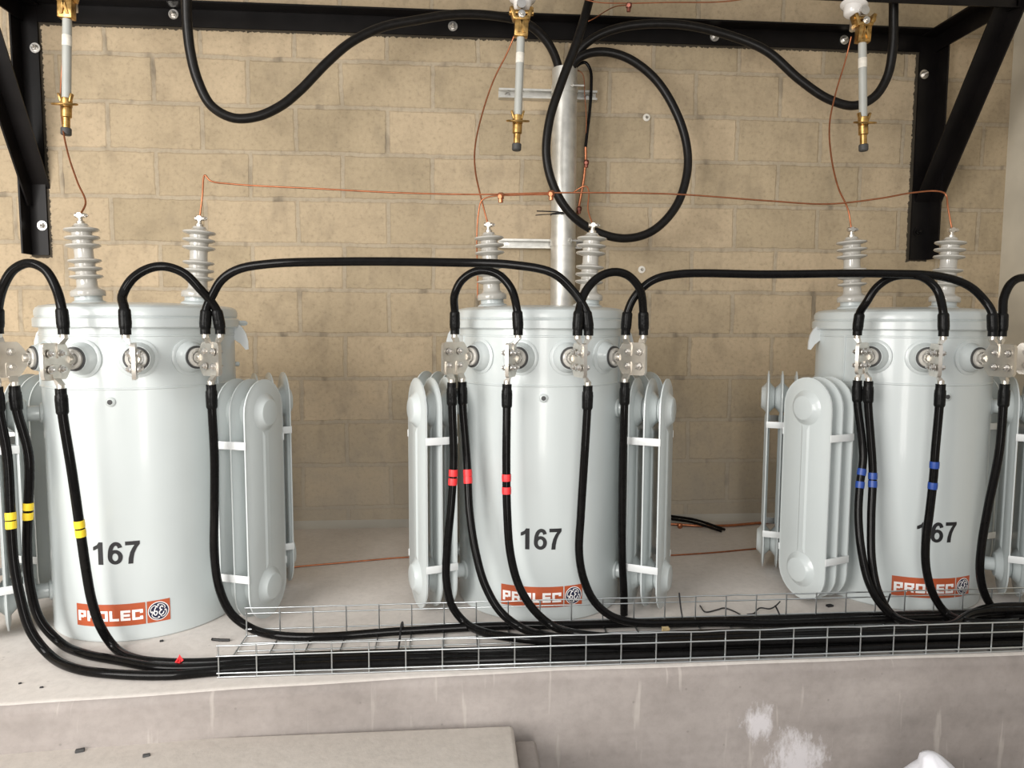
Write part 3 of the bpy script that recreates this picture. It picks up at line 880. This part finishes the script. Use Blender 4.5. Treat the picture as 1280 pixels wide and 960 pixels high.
for p in ((217, 18), (566, 33), (893, 46), (1055, 50), (44, 60), (1155, 93), (53, 282)): frame_bolt(*p)
frame_bolt(1147, 290, dark=True)

# ------------------------------------------------------------------ galvanised pipe and strut channels
root = thing('conduit_pipe', 'tall galvanised steel pipe standing against the wall behind the middle transformer', 'pipe', (2.070, -0.098, 0))
b = bm_new()
lathe(b, [(0.055, 0), (0.055, 2.05), (0.0505, 2.05), (0.0505, 1.9)], (0, 0, 0), (0, 0, 1), 40, cap=False)
obj('pipe', b, GALV, root, angle=50)
for z in (1.962, 1.303):
    b = bm_new()
    lathe(b, [(0.0562, -0.018), (0.0580, -0.018), (0.0580, 0.018), (0.0562, 0.018)], (0, 0, z), (0, 0, 1), 40, cap=False)
    cyl(b, (0.028, -0.06, z + 0.002), (0.075, -0.06, z + 0.002), 0.005, 10)
    hexbolt(b, (0.028, -0.06, z + 0.002), (-1, 0, 0), 0.009, 0.006)
    obj('pipe_clamp', b, GALV, root)
def strut(label, xa, xb, z):
    r = thing('strut_channel', label, 'metal channel', (xa, 0, z), group='galvanised strut channels behind the pipe')
    L = xb - xa
    b = bm_new()
    poly = [(0, -.0205), (-.041, -.0205), (-.041, -.0115), (-.038, -.0115), (-.038, -.0175), (-.003, -.0175), (-.003, .0175), (-.038, .0175), (-.038, .0115), (-.041, .0115), (-.041, .0205), (0, .0205)]
    prism(b, poly, (L / 2, 0, 0), (0, 1, 0), (0, 0, 1), (1, 0, 0), L)
    obj('channel', b, GALV, r, smooth=False)
    for u in (0.04, L - 0.04):
        b = bm_new(); hexbolt(b, (u, -0.003, 0), (0, -1, 0), 0.010, 0.008); obj('anchor_bolt', b, BOLT, r)
strut('upper galvanised strut channel across the top of the pipe', 1.785, 2.226, 1.962)
strut('lower galvanised strut channel beside a porcelain bushing of the middle transformer', 1.785, 2.20, 1.303)
# cable tie on the pipe
b = bm_new()
lathe(b, [(0.0562, -0.003), (0.0578, -0.003), (0.0578, 0.003), (0.0562, 0.003)], (2.07, -0.098, 1.425), (0, 0, 1), 32, cap=False)
tube(b, [V((2.062, -0.158, 1.425)), V((2.03, -0.165, 1.427)), V((1.98, -0.16, 1.429)), V((1.945, -0.15, 1.431))], 0.0028, 6)
tube(b, [V((2.062, -0.158, 1.420)), V((2.02, -0.17, 1.416)), V((1.97, -0.16, 1.415)), V((1.94, -0.15, 1.413))], 0.0022, 6)
box(b, (2.066, -0.159, 1.424), (0.012, 0.008, 0.010), None, 0.001)
tag(obj('cable_tie', b, INK), 'black plastic cable tie with loose tails around the galvanised pipe', 'cable tie')

# ------------------------------------------------------------------ thick medium voltage cables
def hv(label, P, r=0.0185):
    e = V(P[-1]); P = list(P) + [V((e.x, e.y, e.z + 0.2)), V((e.x, e.y, 2.772))]      # on up to the ceiling
    S = smooth_path(P, 10)
    b = bm_new(); tube(b, S, r, 14)
    return tag(obj('thick_cable', b, HVRUB, angle=80), label, 'cable', 'thick black cables rising from the pipe')
top = V((2.070, -0.098, 1.99))
A = lambda L, Y0, Y1: [at(x, y, Y=Y0 + (Y1 - Y0) * i / (len(L) - 1)) for i, (x, y) in enumerate(L)]
hv('thick black cable sagging along the beam to the left of the pipe', [V((2.05, -0.085, 1.80)), V((2.05, -0.085, 2.03))] +
   A([(690, 62), (675, 42), (655, 28), (620, 20), (570, 18), (522, 25), (478, 34), (440, 52), (410, 77), (375, 113), (350, 133), (320, 146), (290, 147), (264, 132), (247, 100), (238, 65), (234, 30), (233, -5), (234, -40)], -0.115, -0.50))
hv('thick black cable sagging along the beam to the right of the pipe', [V((2.088, -0.075, 1.80)), V((2.088, -0.075, 2.03))] +
   A([(722, 66), (740, 49), (770, 36), (810, 30), (860, 32), (920, 47), (960, 65), (1000, 100), (1036, 124), (1068, 132), (1093, 121), (1109, 96), (1116, 60), (1117, 20), (1117, -25)], -0.115, -0.42))
hv('thick black cable hanging in a round loop right of the pipe', [V((2.092, -0.12, 1.80)), V((2.088, -0.12, 2.01)), at(718, 78, Y=-.13)] +
   A([(732, 68), (757, 65), (787, 74), (820, 100), (845, 140), (858, 180), (859, 215), (845, 258), (815, 289), (780, 298), (742, 288), (712, 266), (692, 233), (683, 195), (687, 150), (703, 100), (720, 55), (734, 10), (742, -30)], -0.14, -0.30))
b = bm_new(); tube(b, smooth_path([V((2.10, -0.10, 1.90)), V((2.106, -0.10, 2.045))] + A([(731, 78), (738, 88), (739, 110), (737, 140), (734, 165), (732, 184)], -.10, -.12), 8), 0.0068, 10)
tag(obj('ground_lead', b, RUBBER, angle=80), 'thin black insulated lead curling down from the pipe top', 'cable')

# ------------------------------------------------------------------ copper wires
def copper(label, P, r=0.0032, clamps=(), name='copper_wire', mat=None, clampmat=None):
    S = smooth_path(P, 8)
    rt = thing(name, label, 'copper wire', tuple(S[len(S) // 2]))
    o = -V(rt.location)
    b = bm_new(); tube(b, [p + o for p in S], r, 8); obj('conductor', b, mat or COPPER, rt, angle=80)
    for c in clamps:
        c = V(c) + o
        b = bm_new()
        lathe(b, [(0.009, -0.010), (0.012, -0.006), (0.012, 0.006), (0.009, 0.010)], c, (1, 0, 0), 8)
        cyl(b, c + V((0, 0, -0.022)), c + V((0, 0, 0.006)), 0.008, 8)
        cyl(b, c + V((-0.004, -0.014, -0.004)), c + V((0.004, 0.004, 0)), 0.007, 8)
        obj('split_bolt', b, clampmat or COPPER, rt)
    return rt
h = hv_top
copper('bare copper wire running level across all three transformers', [h(T1, 1), at(253, 245, Y=-.86), at(256, 219, Y=-.85), at(263, 226, Y=-.85)] +
       A([(290, 230), (400, 236), (500, 241), (600, 243), (690, 241), (760, 241), (850, 243), (960, 251), (1035, 255), (1100, 248), (1140, 241), (1172, 239), (1182, 243)], -.84, -.80) + [at(1185, 260, Y=-.82), h(T3, 1)],
       0.0030, [at(626, 245, Y=-.83), at(689, 242, Y=-.83)])
copper('short copper wire hooked over the right bushing of the middle transformer', [h(T2, 1), at(735, 262, Y=-.80), at(736, 239, Y=-.78), at(733, 233, Y=-.77), at(727, 234, Y=-.76), at(716, 241, Y=-.74)], 0.0026)
copper('short copper wire looping down beside the left bushing of the middle transformer', [at(690, 243, Y=-.825), at(640, 244, Y=-.825), at(612, 246, Y=-.825), at(602, 251, Y=-.82), at(598, 268, Y=-.81), at(596, 300, Y=-.80), at(597, 340, Y=-.78), at(597, 373, Y=-.77)], 0.0026)
copper('copper wire dropping from the left fuse holder to the leftmost transformer', [at(80, 40, Y=-.585), at(78, 80, Y=-.57), at(76, 115, Y=-.57), at(78, 155, Y=-.60), at(85, 192, Y=-.68), at(97, 228, Y=-.78), at(107, 254, Y=-.85), h(T1, -1)], 0.0030)
copper('copper wire dropping from the middle fuse holder to the middle transformer', [at(644, 42, Y=-.585), at(634, 66, Y=-.57), at(618, 98, Y=-.57), at(604, 138, Y=-.60), at(594, 182, Y=-.66), at(594, 212, Y=-.72), at(601, 246, Y=-.78), h(T2, -1)], 0.0030)
copper('copper wire dropping from the right fuse holder to the right transformer', [at(1064, 46, Y=-.585), at(1057, 75, Y=-.57), at(1045, 115, Y=-.58), at(1037, 155, Y=-.62), at(1039, 195, Y=-.68), at(1048, 235, Y=-.76), at(1060, 262, Y=-.81), h(T3, -1)], 0.0030)
copper('stout braided copper lead hanging behind the pipe, below the thin black lead', [at(732, 182, Y=-.12), at(732, 200, Y=-.115), at(730, 222, Y=-.11), at(726, 245, Y=-.10), at(722, 266, Y=-.09), at(717, 290, Y=-.06), at(714, 330, Y=-.05)], 0.0058, [at(733, 203, Y=-.12), at(724, 261, Y=-.10)], 'copper_lead', None, COPDK)
copper('thin copper wire emerging at the pipe top beside the black lead', [V((2.115, -0.09, 1.96)), V((2.118, -0.09, 2.05)), at(728, 92, Y=-.10), at(731, 120, Y=-.11), at(733, 150, Y=-.115), at(732, 180, Y=-.12)], 0.0022)
copper('thin copper wire along the front beam at the top edge', [at(700, -12, Y=-.49), at(742, 2, Y=-.49), at(780, 4, Y=-.49), at(835, 3, Y=-.49), at(905, 2, Y=-.49), at(960, -6, Y=-.49)], 0.0024, [at(786, 7, Y=-.49)], 'copper_wire', None, COPDK)
copper('thin copper wire slanting up from the wall beam at the top', [at(728, 30, Y=-.09), at(741, 24, Y=-.12), at(757, 14, Y=-.25), at(770, 8, Y=-.38), at(786, 6, Y=-.488)], 0.0022)
fl = lambda L, z: [at(x, y, Z=z) for x, y in L]
copper('thin copper ground wire lying across the floor behind the transformers', fl([(335, 713), (375, 708), (420, 704), (465, 700), (500, 697), (560, 695), (660, 695), (780, 696), (840, 694), (900, 690), (945, 686), (1000, 684), (1100, 682)], 0.004), 0.0032)
copper('stout copper ground rod on the floor along the foot of the wall', fl([(800, 656), (838, 655), (870, 657), (908, 657), (945, 654), (985, 651), (1040, 650)], 0.009), 0.0062, [at(850, 657, Z=.012)], 'copper_rod')
for lab, L in (('upper black cable offcut lying over the copper rod', [(790, 637), (838, 645), (870, 650), (906, 662)]), ('lower black cable offcut lying over the copper rod', [(786, 640), (834, 648), (866, 653), (902, 664)])):
    b = bm_new(); tube(b, smooth_path([at(x, y, Z=z) for (x, y), z in zip(L, (0.030, 0.028, 0.024, 0.010))], 6), 0.0062, 10)
    tag(obj('cable_offcut', b, RUBBER, angle=60), lab, 'cable', 'black cable offcuts at the foot of the wall')

# ------------------------------------------------------------------ fuse cutouts hanging from the front beam
def cutout(label, ptop, pbot, porc, tilt):
    """ptop/pbot: pixel ends of the grey tube; porc: pixel of the porcelain's lower end"""
    Y = -0.60
    a, c = at(*ptop, Y=Y), at(*pbot, Y=Y)
    root = thing('fuse_cutout', label, 'fuse cutout', tuple(a), 0, 'open fuse cutouts hanging from the front beam')
    o = -V(a)
    d = (c - a).normalized()
    L = (c - a).length
    q = at(*porc, Y=Y + 0.03) + o
    ax = V((tilt, 0.10, 1)).normalized()
    b = bm_new()
    prof = [(0.022, -0.022), (0.030, -0.016), (0.034, 0.0)]
    for k in range(7):
        z = 0.012 + k * 0.042
        prof += [(0.036, z), (0.048, z + 0.006), (0.050, z + 0.011), (0.044, z + 0.016), (0.034, z + 0.024)]
    prof += [(0.03, 0.32), (0.026, 0.335)]
    lathe(b, prof, q, ax, 28)
    obj('insulator', b, WPORC, root, angle=50)
    b = bm_new()
    m = q + ax * 0.17
    e = V((m.x, -0.495 - a.y, 2.24 - a.z + 0.03))
    box(b, (m + e) / 2 + V((0, 0, 0.0)), (0.045, abs(e.y - m.y) + 0.01, 0.006), None, 0.001)
    lathe(b, [(0.051, -0.018), (0.053, -0.018), (0.053, 0.018), (0.051, 0.018)], m, ax, 28, cap=False)
    obj('mounting_bracket', b, GALV, root)
    # silver lower connector
    b = bm_new()
    box(b, q + V((0.004, -0.004, -0.045)), (0.026, 0.018, 0.06), None, 0.003)
    lathe(b, [(0.011, -0.006), (0.011, 0.010)], q + V((-0.004, -0.012, -0.070)), (0, -1, 0), 12)
    hexbolt(b, q + V((0.004, -0.012, -0.030)), (0, -1, 0), 0.009, 0.008)
    obj('connector', b, TIN, root)
    # brass hinge casting: forked body, trunnion, cast box with a V rib
    b = bm_new()
    hc = V((0, 0, 0)) - d * 0.030
    M3 = Matrix.Rotation(0.05, 3, 'Y')
    box(b, hc + V((0, -0.004, 0.0)), (0.050, 0.034, 0.062), M3, 0.004)
    for s in (-1, 1):
        box(b, hc + V((s * 0.030, -0.002, 0.050)), (0.014, 0.040, 0.046), Matrix.Rotation(s * 0.35, 3, 'Y'), 0.003)
        prism(b, [(0, 0.0), (0.007, 0.0), (0.001 + 0.018, -0.042), (0.010, -0.042)], hc + V((-0.004 if s > 0 else 0.004, -0.023, 0.022)), (s, 0, 0), (0, 0, 1), (0, -1, 0), 0.006)
    cyl(b, hc + V((-0.044, -0.004, 0.056)), hc + V((0.044, -0.004, 0.056)), 0.010, 14)
    box(b, hc + V((0, -0.012, 0.034)), (0.056, 0.022, 0.014), None, 0.003)
    obj('hinge_casting', b, BRASS, root)
    b = bm_new()
    hexbolt(b, hc + V((0, -0.024, 0.044)), (0, -1, 0), 0.010, 0.009)
    lathe(b, [(0.017, -0.006), (0.017, 0.006)], hc + V((0.0, -0.008, 0.086)), (0, -1, 0), 18)
    obj('hinge_bolt', b, BOLT, root)
    b = bm_new(); lathe(b, [(0.0148, -0.012), (0.0148, L)], (0, 0, 0), d, 20); obj('fuse_tube', b, TUBE, root)
    b = bm_new(); lathe(b, [(0.0154, 0.055), (0.0158, 0.056), (0.0158, 0.090), (0.0154, 0.091)], (0, 0, 0), d, 20, cap=False); obj('tube_label', b, LABW, root)
    # brass contact end with pull ring and cap
    b = bm_new()
    e = d * L
    lathe(b, [(0.0155, -0.020), (0.019, -0.018), (0.019, 0.010), (0.016, 0.012), (0.0175, 0.014), (0.0175, 0.045), (0.0125, 0.048), (0.0125, 0.085)], e, d, 20)
    for s in (-1, 1):
        box(b, e + V((s * 0.018, -0.004, 0.020)), (0.008, 0.016, 0.030), Matrix.Rotation(s * 0.3, 3, 'Y'), 0.002)
    ct = obj('contact_end', b, BRASS, root)
    b = bm_new()
    ring = [e + V((0.040 * cos(t), 0.030 * sin(t) - 0.012, -0.004 + 0.0075 * sin(t))) for t in [2 * pi * i / 28 for i in range(29)]]
    tube(b, ring, 0.0035, 8)
    obj('pull_ring', b, BRASS, ct)
    b = bm_new(); lathe(b, [(0.015, 0.082), (0.0175, 0.085), (0.0175, 0.104), (0.014, 0.108)], e, d, 14); obj('end_cap', b, GASK, ct)
    return root
cutout('fuse cutout with grey tube hanging open above the leftmost transformer', (84, 24), (83, 130), (90, -12), 0.0)
cutout('fuse cutout with grey tube hanging open above the middle transformer', (651, 47), (647, 151), (653, 6), 0.02)
cutout('fuse cutout with grey tube hanging open above the right transformer', (1078, 54), (1079, 153), (1066, 14), 0.22)

# ------------------------------------------------------------------ small things
def tiein(label, P, r=0.0022, name='cable_tie', mat=INK, group=None, cat='cable tie'):
    b = bm_new(); tube(b, smooth_path(P, 6), r, 6)
    return tag(obj(name, b, mat, angle=80), label, cat, group)
g = 'black cable ties on the tray'
tiein('black cable tie standing on the tray left of the middle transformer', [V((1.431, -1.165, 0.012)), V((1.430, -1.17, 0.034)), V((1.428, -1.19, 0.036)), V((1.427, -1.25, 0.010)), V((1.427, -1.33, 0.008)), V((1.427, -1.37, 0.012))], 0.003, group=g)
tiein('black cable tie sticking up from the rear cables right of the middle transformer', [at(849, 741, Y=-1.172), at(851, 760, Y=-1.176), at(853, 772, Y=-1.185), at(854, 778, Y=-1.20)], 0.0026, group=g)
tiein('black cable tie slanting before the left bottom of the right transformer', [at(1113, 742, Y=-1.172), at(1108, 758, Y=-1.176), at(1103, 772, Y=-1.20)], 0.0026, group=g)
tiein('black wire scrap curled on the floor behind the tray', fl([(875, 757), (882, 765), (897, 762), (905, 760), (915, 763), (925, 768)], 0.004), 0.0022, 'wire_scrap', group='wire scraps on the floor', cat='wire scrap')
tiein('twisted black wire scrap near the right transformer radiators', [at(934, 768, Z=.004), at(942, 767, Z=.004), at(950, 760, Z=.012), at(962, 761, Z=.012), at(970, 757, Z=.014), at(975, 752, Z=.02)], 0.0024, 'wire_scrap', group='wire scraps on the floor', cat='wire scrap')
tiein('black cable tie with loose tail left of the right transformer', [at(969, 757, Y=-1.172), at(973, 765, Y=-1.172), at(978, 778, Y=-1.19), at(982, 792, Y=-1.25)], 0.0026, group=g)

def scrap(label, px, py, s, mat, name, cat, Z=None, rz=0.3, group=None):
    p = at(px, py, Z=Z if Z is not None else s[2] / 2 + .0005)
    b = bm_new()
    box(b, (0, 0, 0), s, Matrix.Rotation(rz, 3, 'Z'), min(s) * 0.2)
    for v in b.verts: v.co += V((random.uniform(-1, 1), random.uniform(-1, 1), random.uniform(-.3, .3))) * min(s) * 0.12
    o = obj(name, b, mat); o.location = p
    return tag(o, label, cat, group)
b = bm_new(); tube(b, [at(265, 799, Z=.005), at(275, 800, Z=.0055), at(287, 800, Z=.005)], 0.0042, 8)
tag(obj('cable_offcut', b, RUBBER), 'short black cable stick on the floor left of the tray', 'cable offcut')
# crumpled red scrap
p = at(224, 824, Z=.030)
b = bm_new()
for (sx, sz, t) in ((0.011, 0.011, 0.2), (0.012, 0.006, 1.2), (0.006, 0.012, 2.1)):
    prism(b, [(-sx, -sz * .6), (sx * .2, -sz), (sx, -sz * .3), (sx * .5, sz * .4), (sx * .1, sz), (-sx * .4, sz * .3)], (0, 0, 0), (cos(t), sin(t), 0), (0, 0.2, 1), (-sin(t), cos(t), 0), 0.0015)
o = obj('tape_scrap', b, RED, smooth=False); o.location = p
tag(o, 'crumpled red tape scrap on the cables left of the tray', 'tape scrap')
scrap('small square pale wood chip on the rear cables in the tray', 832, 787, (0.022, 0.014, 0.016), WOOD, 'wood_chip', 'wood chip', Z=0.024, rz=0.1)
scrap('dark tape scrap under the front radiators of the right transformer', 1037, 757, (0.022, 0.014, 0.006), INK, 'tape_scrap', 'tape scrap')
scrap('tiny dark crumb at the front foot of the leftmost tank', 202, 801, (0.010, 0.007, 0.004), INK, 'debris_crumb', 'debris')
scrap('tiny dark crumb near the plinth edge, left of its neighbour', 25, 854, (0.007, 0.005, 0.003), INK, 'debris_crumb', 'debris')
scrap('tiny dark crumb near the plinth edge, right of its neighbour', 52, 859, (0.008, 0.005, 0.003), INK, 'debris_crumb', 'debris')
scrap('small dark crumb on the lower ledge, left of its neighbour', 100, 938, (0.020, 0.012, 0.006), GASK, 'debris_crumb', 'debris', Z=-0.119)
scrap('small dark crumb on the lower ledge, right of its neighbour', 183, 944, (0.016, 0.010, 0.005), GASK, 'debris_crumb', 'debris', Z=-0.1195)
# washers with screws in the wall
for lab, px, py in (('round washer and screw in the wall inside the cable loop', 808, 147), ('round washer and screw in the wall below the cable loop', 802, 337)):
    q = at(px, py, Y=-0.001)
    r_ = thing('wall_screw', lab, 'screw', tuple(q), group='screws with washers in the block wall')
    b = bm_new(); lathe(b, [(0.0165, 0), (0.0165, 0.003), (0.008, 0.0045)], (0, 0, 0), (0, -1, 0), 24); obj('washer', b, LABW, r_)
    b = bm_new(); lathe(b, [(0.007, 0.004), (0.007, 0.008), (0.004, 0.011)], (0, 0, 0), (0, -1, 0), 6); obj('screw_head', b, BOLT, r_)

# white sack on the lower floor, its tied top just reaching into the frame
b = bm_new()
bmesh.ops.create_uvsphere(b, u_segments=40, v_segments=28, radius=1.0)
for v in b.verts:
    x, y, z = v.co
    s = 1.0
    if z > 0.55: s = 1.0 - (z - 0.55) * 0.55
    wr = 1 + 0.035 * sin(7 * math.atan2(y, x) + 3 * z) + 0.02 * sin(13 * math.atan2(y, x) - 5 * z)
    zz = z * (1 + 0.10 * max(0, z) ** 6)
    v.co = V((x * 0.15 * s * wr, y * 0.14 * s * wr, max(-0.235, 0.25 * zz)))
    if z > 0.97: v.co.z += 0.010; v.co.x -= 0.012
o = obj('sack', b, SACK, angle=80)
o.location = (2.775, -1.70, -0.392)
tag(o, 'white sack standing on the lower floor at the bottom edge', 'sack')

# ------------------------------------------------------------------ light: overcast daylight through the open front
w = bpy.data.worlds.new('overcast_sky'); SC.world = w; w.use_nodes = True
nt = w.node_tree
bg = nt.nodes['Background']
tc = N(nt, 'ShaderNodeTexCoord')
sp = N(nt, 'ShaderNodeSeparateXYZ'); nt.links.new(tc.outputs['Generated'], sp.inputs[0])
c = ramp(nt, mth(nt, 'ADD', mth(nt, 'MULTIPLY', sp.outputs[2], 0.5), 0.5), [(0.0, (0.42, 0.40, 0.37)), (0.48, (0.50, 0.48, 0.45)), (0.52, (0.62, 0.63, 0.64)), (0.8, (1.0, 1.0, 1.0)), (1.0, (1.0, 1.0, 1.0))])
nt.links.new(c, bg.inputs['Color'])
bg.inputs['Strength'].default_value = 0.65

def area(name, loc, target, sx, sy, power, col):
    l = bpy.data.lights.new(name, 'AREA'); l.shape = 'RECTANGLE'; l.size = sx; l.size_y = sy
    l.energy = power; l.color = col
    o = bpy.data.objects.new(name, l); COL.objects.link(o)
    o.location = loc
    o.rotation_euler = (V(target) - V(loc)).to_track_quat('-Z', 'Y').to_euler()
    return o
area('doorway_daylight', (1.75, -3.9, 1.0), (1.75, 0, 0.7), 0.5, 2.0, 30, (1.0, 0.97, 0.92))
area('open_front_daylight', (-0.9, -3.9, 1.5), (1.0, 0, 0.6), 2.2, 2.2, 165, (1.0, 0.97, 0.93))

vs = SC.view_settings
vs.view_transform = 'Standard'; vs.look = 'None'; vs.gamma = 1.0; vs.use_curve_mapping = False
vs.exposure = 0.13
